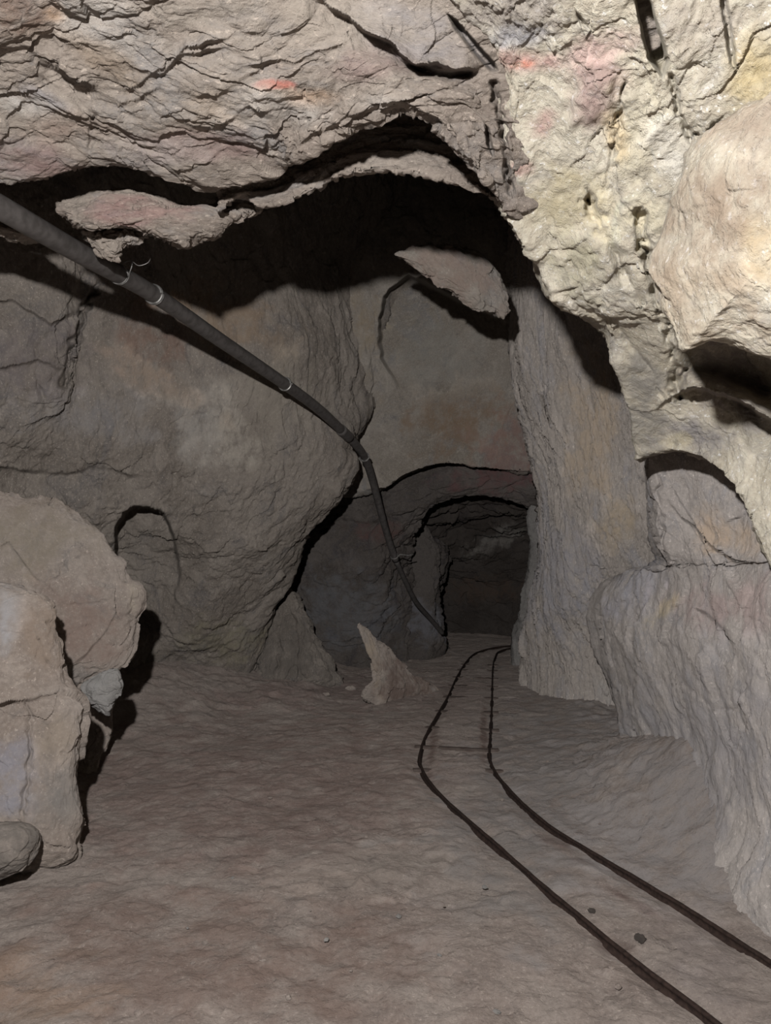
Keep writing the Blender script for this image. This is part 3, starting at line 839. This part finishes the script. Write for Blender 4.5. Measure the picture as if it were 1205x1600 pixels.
# ---------------------------------------------------------------- right wall: the bright mass above, hanging down to the rib
mass = loft('wall_right', run_on([
    [(300, -2500, .33), (800, -2500, .33), (1300, -2400, .32), (2000, -2200, .3), (3200, -1800, .3)],
    [(640, -650, .76), (760, -650, .73), (1000, -650, .70), (1300, -600, .68), (2100, -500, .5)],
    [(630, -250, 1.2), (680, -250, .99), (800, -250, .97), (1000, -250, .93), (1200, -250, .9), (1750, -200, .7)],
    [(690, -20, 1.6), (702, -10, 1.30), (800, 0, 1.24), (1000, 0, 1.15), (1205, 0, 1.1), (1600, 0, .8)],
    [(750, 80, 1.7), (762, 85, 1.41), (850, 90, 1.36), (1000, 90, 1.26), (1205, 90, 1.18), (1600, 100, .9)],
    [(770, 160, 1.85), (778, 165, 1.52), (850, 165, 1.47), (1000, 170, 1.36), (1205, 170, 1.25), (1600, 180, .95)],
    [(790, 260, 2.1), (790, 262, 1.68), (860, 260, 1.62), (1000, 260, 1.48), (1205, 260, 1.35), (1600, 270, 1.0)],
    [(810, 340, 2.3), (800, 342, 1.84), (860, 340, 1.76), (1000, 340, 1.6), (1205, 340, 1.45), (1600, 340, 1.05)],
    [(850, 410, 2.5), (838, 412, 1.98), (880, 410, 1.88), (1000, 410, 1.72), (1205, 410, 1.55), (1600, 410, 1.1)],
    [(880, 470, 2.6), (868, 474, 2.10), (900, 470, 1.99), (1000, 470, 1.84), (1205, 470, 1.66), (1600, 470, 1.2)],
    [(965, 520, 2.8), (950, 522, 2.22), (975, 520, 2.12), (1040, 520, 1.98), (1205, 520, 1.78), (1600, 520, 1.25)],
    [(985, 570, 2.9), (963, 572, 2.34), (985, 570, 2.26), (1050, 570, 2.15), (1205, 570, 1.92), (1600, 570, 1.3)],
    [(1000, 630, 3.0), (980, 632, 2.52), (1000, 630, 2.43), (1060, 630, 2.32), (1205, 630, 2.02), (1600, 630, 1.35)],
    [(1005, 690, 3.2), (990, 692, 2.72), (1010, 690, 2.63), (1070, 690, 2.5), (1205, 700, 2.12), (1600, 700, 1.4)],
    [(1010, 712, 3.3), (994, 718, 2.82), (1015, 712, 2.72), (1065, 704, 2.56), (1130, 730, 2.38), (1180, 800, 2.22), (1215, 880, 2.12), (1300, 1000, 1.9), (1600, 1000, 1.4)],
    [(1015, 708, 3.6), (1002, 714, 3.2), (1018, 708, 3.1), (1066, 700, 2.9), (1132, 724, 2.7), (1184, 795, 2.5), (1220, 876, 2.4), (1310, 1000, 2.2), (1600, 1010, 1.7)],
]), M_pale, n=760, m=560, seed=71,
    rough=dict(amp=.034, freq=2.0, fac=.012, ffreq=3.8, stretch=(1.8, 1.2, .6), crease=.007, cfreq=2.6, fine=.0028, rot=-.35,
               calm=[(1010, 630, 55, 110, .3), (1130, 640, 120, 90, .6), (860, 240, 70, 120, .65)]),
    pushes=[('in', [(985, -20), (1012, -20), (1038, 60), (1048, 95), (1036, 128), (1010, 92), (998, 40)], .24, 9, None),
            ('crack', [(975, 130), (968, 190), (945, 300)], .06, 9), ('in', [(896, 10), (915, 30), (925, 50), (905, 40)], .05, 6, None),
            ('in', [(1120, -20), (1140, 0), (1150, 60), (1152, 120), (1138, 100), (1128, 40)], .05, 8, None), ('crack', [(1050, 120), (1062, 180), (1082, 222), (1120, 200)], .07, 9),
            ('in', [(878, 215), (920, 195), (968, 200), (962, 185), (965, 110), (920, 120), (890, 150)], -.03, 14, None),
            ('crack', [(925, 320), (950, 380), (975, 420), (1000, 470)], .12, 18),
            ('crack', [(1000, 330), (1010, 400), (1035, 470), (1050, 560), (1060, 620)], .14, 15),
            ('crack', [(960, 500), (985, 540), (1020, 580), (1040, 640)], .03, 6),
            ('ledge', [(1020, 640), (1070, 606), (1130, 612), (1205, 655), (1330, 710)], .20, 34, 70),
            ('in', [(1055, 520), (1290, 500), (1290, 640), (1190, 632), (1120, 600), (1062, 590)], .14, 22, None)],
    stain_shade=[(760, 30, 110, 60, 0, lin((166, 158, 152)), .9), (820, 95, 60, 20, 5, PINK, .8), (822, 100, 22, 7, -8, lin((220, 120, 90)), .8), (800, 60, 60, 20, 0, BLU, .6), (850, 195, 34, 24, -35, PINK, .75), (925, 150, 50, 70, 20, lin((164, 132, 130)), .7),
           (930, 75, 60, 26, -20, lin((206, 172, 170)), .6), (815, 265, 30, 14, 0, PINK, .6), (990, 250, 60, 120, 10, lin((222, 214, 190)), .7), (1045, 240, 70, 40, 60, lin((228, 224, 214)), .9), (1000, 330, 50, 60, 0, lin((224, 216, 190)), .7), (960, 220, 24, 60, 0, YEL, .6),
           (1180, 120, 50, 60, 0, lin((214, 194, 140)), .6), (900, 290, 70, 60, 0, lin((190, 178, 140)), .6), (1090, 30, 60, 60, 0, lin((190, 180, 170)), .5), (900, 420, 40, 60, -40, lin((176, 172, 140)), .5),
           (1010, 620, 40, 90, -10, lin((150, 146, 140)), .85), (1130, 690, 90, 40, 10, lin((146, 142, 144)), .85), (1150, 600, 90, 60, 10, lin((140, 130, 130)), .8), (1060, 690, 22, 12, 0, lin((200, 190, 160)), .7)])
tag(mass, kind='structure')

bulge = blob('rock_bulge', [(1480, 90), (1205, 158), (1150, 182), (1095, 222), (1062, 290), (1035, 360), (1012, 410), (1022, 460), (1048, 520), (1066, 552), (1110, 535), (1180, 540), (1260, 556), (1480, 600), (1600, 350)],
             1.24, M_pale, tilt=(-.0009, .0003), bulge=.14, back=.5, seed=73, n=240, m=520, centre=(1230, 370), power=.6,
             rough=dict(amp=.035, freq=2.2, fac=.006, ffreq=4, stretch=(1.2, 1, .8), crease=.004, cfreq=3, fine=.003, rot=-.6),
             stain_shade=[(1120, 340, 110, 170, 20, lin((170, 152, 134)), .9), (1190, 400, 40, 60, 0, lin((206, 186, 150)), .7), (1120, 470, 90, 70, 0, lin((174, 158, 138)), .8), (1180, 210, 90, 60, 0, lin((176, 160, 144)), .9)])
tag(bulge, 'smooth rounded rock bulge standing out at the right edge, close to the viewer', 'rock')

# lower right wall, sweeping into the floor
low = loft('wall_right_lower', run_on([
    [(1012, 600, 4.2), (1020, 640, 3.3), (1060, 640, 3.1), (1130, 640, 2.9), (1220, 640, 2.6), (1600, 640, 1.8)],
    [(1010, 740, 4.2), (1020, 745, 3.35), (1060, 740, 3.15), (1130, 740, 2.9), (1220, 745, 2.6), (1600, 750, 1.8)],
    [(1020, 840, 4.4), (1028, 845, 3.5), (1060, 840, 3.3), (1130, 840, 2.95), (1220, 845, 2.55), (1600, 850, 1.75)],
    [(1030, 880, 4.8), (1036, 884, 3.7), (1060, 880, 3.4), (1130, 878, 2.95), (1220, 876, 2.48), (1600, 880, 1.7)],
    [(960, 905, 5.2), (990, 896, 4.25), (1040, 890, 3.6), (1120, 886, 3.02), (1220, 884, 2.5), (1600, 900, 1.6)],
    [(930, 935, 5.7), (938, 940, 4.8), (1000, 930, 4.0), (1090, 925, 3.2), (1220, 920, 2.42), (1600, 930, 1.55)],
    [(928, 990, 5.8), (936, 1000, 4.9), (990, 1000, 4.0), (1080, 1000, 3.2), (1220, 1000, 2.4), (1600, 1000, 1.5)],
    [(950, 1060, 5.8), (955, 1075, 4.9), (1000, 1080, 4.05), (1080, 1080, 3.3), (1220, 1090, 2.42), (1600, 1100, 1.5)],
    [(975, 1140, 5.5), (980, 1150, 4.7), (1010, 1160, 4.1), (1080, 1170, 3.4), (1220, 1190, 2.45), (1600, 1200, 1.5)],
    [(985, 1220, 4.9), (995, 1230, 4.2), (1030, 1250, 3.65), (1090, 1275, 3.15), (1220, 1300, 2.42), (1600, 1320, 1.5)],
    [(990, 1300, 4.2), (1000, 1310, 3.7), (1040, 1340, 3.25), (1100, 1390, 2.75), (1230, 1440, 2.3), (1600, 1500, 1.6)],
    [(990, 1380, 3.9), (1000, 1400, 3.5), (1045, 1440, 3.1), (1110, 1500, 2.7), (1260, 1580, 2.25), (1600, 1700, 1.6)],
]), M_low, n=620, m=520, seed=81,
    rough=dict(amp=.045, freq=1.5, fac=.014, ffreq=3.0, stretch=(1.0, 1.0, 1.0), crease=.008, cfreq=2.0, fine=.0022, rot=-.5),
    pushes=[('in', [(1080, 945), (1105, 955), (1140, 985), (1160, 1050), (1120, 1035), (1098, 1000)], .09, 8, ((1085, 960), (1165, 1040))),
            ('crack', [(1028, 745), (1032, 800), (1040, 885)], .10, 7), ('ledge', [(1035, 730), (1070, 790), (1105, 860), (1130, 900)], .03, 40, 30),
            ('crack', [(940, 960), (950, 1000), (962, 1040), (985, 1090), (1000, 1160)], .06, 9),
            ('crack', [(980, 1060), (1000, 1110), (1020, 1150), (1040, 1200)], .05, 8),
            ('crack', [(1070, 1070), (1120, 1110), (1160, 1105)], .03, 6),
            ('ledge', [(1030, 760), (1060, 800), (1110, 850), (1160, 880), (1200, 882)], .05, 30, 40)],
    stain_shade=[(1130, 840, 50, 30, 20, lin((204, 182, 158)), .7), (1150, 940, 120, 40, 0, lin((184, 162, 158)), .6), (1000, 920, 60, 30, -40, lin((174, 176, 190)), .5), (1090, 1180, 130, 140, 0, lin((164, 160, 162)), .7),
           (1040, 950, 40, 12, -45, lin((204, 186, 142)), .5)])
tag(low, kind='structure')

# ---------------------------------------------------------------- left boulders
rb = dict(amp=.05, freq=1.8, fac=.030, ffreq=3.0, stretch=(1, 1, .8), crease=.010, cfreq=2.4, fine=.004)
b1 = blob('boulder', [(-420, 800), (-200, 770), (-60, 766), (20, 770), (75, 780), (115, 802), (150, 828), (172, 856), (194, 884), (202, 908), (219, 922), (216, 945), (205, 968), (203, 1000), (200, 1025), (180, 1048), (150, 1062), (110, 1085), (60, 1120), (-100, 1160), (-420, 1160)],
          3.78, M_boul, tilt=(.0003, -.0002), bulge=.28, back=.7, seed=91, n=260, m=560, centre=(-40, 960), power=.32, rough=rb,
          pushes=[('crack', [(100, 947), (150, 942), (180, 940)], .05, 5), ('crack', [(75, 920), (95, 900), (112, 862), (122, 842)], .06, 7), ('ledge', [(100, 1050), (135, 1020), (165, 985), (185, 950), (200, 930)], .035, 40, 40),
                  ('ledge', [(-30, 860), (15, 850), (60, 905), (90, 925)], .03, 40, 40), ('crack', [(150, 850), (148, 880), (140, 905)], .03, 6)],
          stain_shade=[(60, 830, 90, 50, 0, lin((152, 142, 126)), .6), (140, 960, 60, 60, 0, lin((150, 128, 118)), .6), (208, 935, 10, 22, 0, lin((190, 180, 165)), .7)])
tag(b1, 'large rounded brown boulder leaning over the black gap at the left', 'boulder')
b2 = blob('boulder', [(-420, 900), (-150, 915), (0, 918), (45, 922), (84, 940), (88, 975), (92, 1010), (102, 1055), (112, 1075), (134, 1096), (136, 1120), (132, 1160), (126, 1200), (124, 1240), (130, 1282), (122, 1312), (100, 1350), (-100, 1390), (-420, 1390)],
          2.88, M_boul, tilt=(.0003, .0001), bulge=.24, back=.5, seed=93, n=260, m=560, centre=(-60, 1150), power=.35, rough=dict(rb, fac=.018, amp=.03),
          pushes=[('ledge', [(-80, 1110), (30, 1095), (60, 1088), (100, 1078), (160, 1085)], .05, 50, 40), ('crack', [(46, 1100), (48, 1180), (40, 1230), (36, 1290)], .05, 8)],
          stain_shade=[(10, 990, 26, 60, 10, lin((186, 186, 190)), .8), (20, 1200, 40, 60, 0, lin((160, 162, 176)), .6), (100, 1250, 40, 50, 0, lin((140, 136, 132)), .7), (85, 1150, 30, 50, 20, lin((170, 156, 140)), .5), (60, 1000, 50, 60, 0, lin((156, 138, 122)), .6)])
tag(b2, 'tall cracked boulder standing in front at the left edge of the floor', 'boulder')
b3 = blob('boulder', [(100, 1070), (140, 1072), (172, 1085), (178, 1110), (172, 1150), (160, 1195), (146, 1240), (130, 1285), (100, 1300), (80, 1180)],
          4.3, M_boul, bulge=.05, back=.35, seed=95, n=80, m=260, rough=rb)
tag(b3, 'dark shadowed rock wedged behind the cracked boulder at the left', 'boulder')
w1 = blob('stone', [(132, 1070), (160, 1052), (184, 1044), (190, 1060), (186, 1085), (176, 1105), (168, 1118), (150, 1106), (136, 1095)],
          3.5, M_grey, bulge=.10, back=.2, seed=97, n=70, m=260, rough=dict(amp=.012, freq=5, fac=.012, ffreq=9, crease=.01, cfreq=6, fine=.002),
          stain_shade=[(160, 1080, 50, 50, 0, lin((176, 174, 172)), .7)])
tag(w1, 'pale grey stone wedged under the leaning brown boulder', 'stone')
w2 = blob('stone', [(-90, 1296), (-20, 1286), (38, 1286), (60, 1298), (64, 1318), (54, 1340), (38, 1358), (0, 1372), (-60, 1376), (-100, 1350)],
          2.62, M_boul, bulge=.16, back=.28, seed=99, n=110, m=320, rough=dict(amp=.014, freq=4, fac=.006, ffreq=6, crease=.006, cfreq=5, fine=.002),
          stain_shade=[(10, 1320, 120, 80, 0, lin((122, 116, 110)), .95)])
tag(w2, 'rounded stone lying on the floor at the bottom left edge', 'stone')

# foot of the left wall
bt = blob('rock_buttress', [(447, 915), (462, 926), (472, 948), (484, 972), (492, 996), (508, 1018), (524, 1045), (536, 1072), (480, 1085), (398, 1085), (404, 1048), (412, 1005), (422, 968), (436, 938)],
          7.3, M_left, tilt=(.0005, -.0022), bulge=.35, back=.7, seed=101, n=130, m=360, centre=(455, 1020), power=.6,
          rough=dict(amp=.05, freq=2, fac=.03, ffreq=3.2, stretch=(1.3, 1.2, .6), crease=.03, cfreq=2.4, fine=.006),
          pushes=[('crack', [(432, 990), (440, 1020), (430, 1060)], .08, 5), ('crack', [(462, 960), (470, 1000), (468, 1050)], .08, 5), ('ledge', [(400, 1040), (440, 1000), (490, 990)], .05, 30, 30)],
          stain_shade=[(460, 1020, 80, 90, 0, lin((112, 106, 100)), .7)])
tag(bt, 'pointed grey rock buttress at the foot of the left wall beside the black cleft', 'rock')

# pointed rock standing on the floor
sp = blob('pointed_rock', [(559, 978), (564, 974), (571, 979), (584, 993), (603, 1009), (622, 1030), (640, 1050), (662, 1064), (700, 1080), (690, 1096), (640, 1102), (604, 1104), (580, 1098), (568, 1088), (584, 1064), (584, 1050), (576, 1020), (566, 996)],
          6.35, M_boul, tilt=(.0065, -.0006), bulge=.12, back=.35, seed=103, n=140, m=420, centre=(594, 1062), power=.9,
          rough=dict(amp=.018, freq=4, fac=.022, ffreq=5, stretch=(1, 1, .6), crease=.01, cfreq=4, fine=.003),
          stain_shade=[(584, 1030, 10, 70, -12, lin((182, 168, 152)), .9), (640, 1070, 50, 50, 0, lin((122, 106, 98)), .9)])  # lit left facet and shaded right slope of the fin painted into its colour
tag(sp, 'fin shaped pointed rock rising alone from the middle of the floor', 'rock')

# ---------------------------------------------------------------- loose stones
def pebble(name, px, py, r, mat, seed, flat=.6):
    p = on_floor(px, py)
    for _ in range(5):
        p = on_floor(px, py, float(floor_h(p[0], p[1])))
    n_, m_ = 14, 22
    th = np.linspace(0.02, math.pi - .02, n_)[:, None]
    ph = np.linspace(0, 2 * math.pi, m_, endpoint=False)[None]
    rnd = random.Random(seed)
    a, b = .8 + rnd.random() * .5, .7 + rnd.random() * .5
    v = np.stack([a * np.sin(th) * np.cos(ph), b * np.sin(th) * np.sin(ph), flat * np.cos(th) + 0 * ph], -1).reshape(-1, 3)
    v = v * (1 + .35 * facets(v * 1.1 + seed * 3.1, seed)[:, None] + .2 * noise(v * 1.7 + seed, seed)[:, None])
    v = v * r
    o = mesh_obj(name, v, grid_faces(n_, m_, True)[:, ::-1], mat, stain_shade=[], seed=0)
    o.location = (p[0], p[1], p[2] + r * flat * .30)
    o.rotation_euler = (0, 0, rnd.random() * 6)
    return o


tag(pebble('stone', 1000, 1468, .022, M_pass, 7, .45), 'dark flat stone lying between the two rails near the viewer', 'stone')
tag(pebble('stone', 925, 1424, .012, M_pass, 8), 'small stone between the rails just beyond the dark flat stone', 'stone')
tag(pebble('stone', 548, 1078, .05, M_boul, 9, .5), 'dark stone on the floor just left of the pointed rock', 'stone')
tag(pebble('stone', 508, 1086, .035, M_boul, 10, .5), 'small dark stone on the floor in front of the rock buttress', 'stone')
rp = random.Random(12)
for i in range(46):
    while True:
        x, y = rp.uniform(120, 1180), rp.uniform(1130, 1590)
        ok = not (x > 950 and y < 1420) and not (x < 250 and y < 1330)
        q = on_floor(x, y)
        if ok and min(np.linalg.norm(RAIL_L[:, :2] - q[:2], axis=1).min(), np.linalg.norm(RAIL_R[:, :2] - q[:2], axis=1).min()) > .07: break
    tag(pebble('pebble', x, y, rp.uniform(.004, .011), M_floor if i % 3 else M_grey, 20 + i),
        'tiny pebble lying on the dusty cave floor', 'pebble', 'pebbles scattered over the dirt floor')

# ---------------------------------------------------------------- pipe
def tube_prof(r, k=20):
    return [(r * math.cos(2 * math.pi * j / k), r * math.sin(2 * math.pi * j / k)) for j in range(k)]


pp1 = [(-420, 90, 1.55), (-150, 240, 1.9), (0, 324, 2.15), (120, 393, 2.55), (240, 460, 3.15), (345, 532, 3.8), (445, 600, 4.6), (500, 641, 5.2), (546, 684, 5.85)]
pp2 = [(546, 684, 5.85), (562, 702, 6.1), (573, 722, 6.35), (584, 757, 6.7), (596, 803, 7.05), (608, 845, 7.4), (619, 876, 7.6)]
pp3 = [(619, 876, 7.6), (632, 905, 7.9), (650, 940, 8.35), (672, 966, 8.85), (692, 990, 9.2)]


def pathof(pts, n):
    a = np.array(pts, float)
    return cr(at(a[:, 0], a[:, 1], a[:, 2]), n)


A1, A2, A3 = pathof(pp1, 120), pathof(pp2, 60), pathof(pp3, 40)
pipe = tag(empty('pipe', A1[60].tolist()), 'long dark grey plastic pipe slung across the left wall and down into the tunnel', 'pipe')
sweep('pipe_section', A1, tube_prof(.036, 28), M_pipe, pipe)
sweep('pipe_section', A2, tube_prof(.034, 24), M_pipe, pipe)
sweep('pipe_section', A3, tube_prof(.028, 20), M_pipe, pipe)


def tie(path, k, r, tail, name='wire_tie', turns=1, wr=.0035):
    c = path[k]
    T = path[k + 1] - path[k - 1]
    T /= np.linalg.norm(T)
    S = np.cross(T, [0, 0, 1.]); S /= np.linalg.norm(S)
    U = np.cross(S, T)
    pts = []
    for a in np.linspace(0, 2 * math.pi * turns, 30 * turns):
        pts.append(c + S * math.cos(a) * r + U * math.sin(a) * r + T * (a * .0016))
    for dx, dz, dt in tail:
        pts.append(c + S * dx + U * dz + T * dt)
    return sweep(name, np.array(pts), tube_prof(wr, 8), M_wire, pipe)


def near_k(path, px, py):
    x, y, d = to_px(path)
    return int(np.argmin(np.hypot(x - px, y - py)))


tie(A1, near_k(A1, 182, 425), .0375, [(.05, .03, .02), (.04, .06, .05)], turns=2, wr=.0022)
tie(A1, near_k(A1, 241, 460), .0385, [], turns=2, wr=.0055)
tie(A1, near_k(A1, 445, 600), .0395, [(.05, .0, .01)], turns=1, wr=.006)
tie(A2, near_k(A2, 570, 714), .038, [(.045, .0, .0)], turns=1, wr=.0065)
tie(A2, near_k(A2, 617, 870), .037, [(.06, .02, .0), (.15, .015, .01), (.2, .02, .0)], turns=1, wr=.006)
# loose wire curling off the pipe
k0 = near_k(A1, 190, 430)
c0 = A1[k0] + np.array([0, -.02, .04])
sweep('loose_wire', cr(np.array([c0, c0 + [.04, 0, .012], c0 + [.07, 0, -.006], c0 + [.105, 0, .004], c0 + [.12, -.01, .018]]), 30), tube_prof(.0014, 6), M_wire, pipe)
# joint sleeve where the thick section ends
sweep('coupling', pathof(pp1, 120)[-7:], tube_prof(.042, 24), M_pipe, pipe)

# ---------------------------------------------------------------- light: the head lamp worn above the phone
ld = bpy.data.lights.new('head_lamp', 'POINT')
ld.shadow_soft_size = .022
ld.color = (1.0, .975, .955)
ld.energy = 1.0
ld.use_nodes = True
nt = ld.node_tree
em = nt.nodes.get('Emission') or nt.nodes.new('ShaderNodeEmission')
fo = nt.nodes.new('ShaderNodeLightFalloff')
fo.inputs['Strength'].default_value = 84.0
fo.inputs['Smooth'].default_value = 0
nt.links.new(fo.outputs['Linear'], em.inputs['Strength'])
lamp = bpy.data.objects.new('head_lamp', ld)
lamp.location = (-.19, -.02, HEYE + .39)
col.objects.link(lamp)

w = bpy.data.worlds.new('dark')
bpy.context.scene.world = w
w.use_nodes = True
w.node_tree.nodes['Background'].inputs[0].default_value = (.5, .47, .45, 1)
w.node_tree.nodes['Background'].inputs[1].default_value = .0

# ---------------------------------------------------------------- camera
cd = bpy.data.cameras.new('camera')
cd.sensor_fit = 'VERTICAL'
cd.sensor_height = 36
cd.lens = FPX / 1600 * 36
cd.clip_start = .02
cam = bpy.data.objects.new('camera', cd)
cam.location = (0, 0, HEYE)
cam.rotation_euler = (math.pi / 2 + TH, 0, 0)
col.objects.link(cam)
sc = bpy.context.scene
sc.camera = cam
sc.view_settings.view_transform = 'Standard'
sc.view_settings.look = 'None'
sc.view_settings.exposure = 0.0
sc.view_settings.gamma = 1
sc.view_settings.use_curve_mapping = False
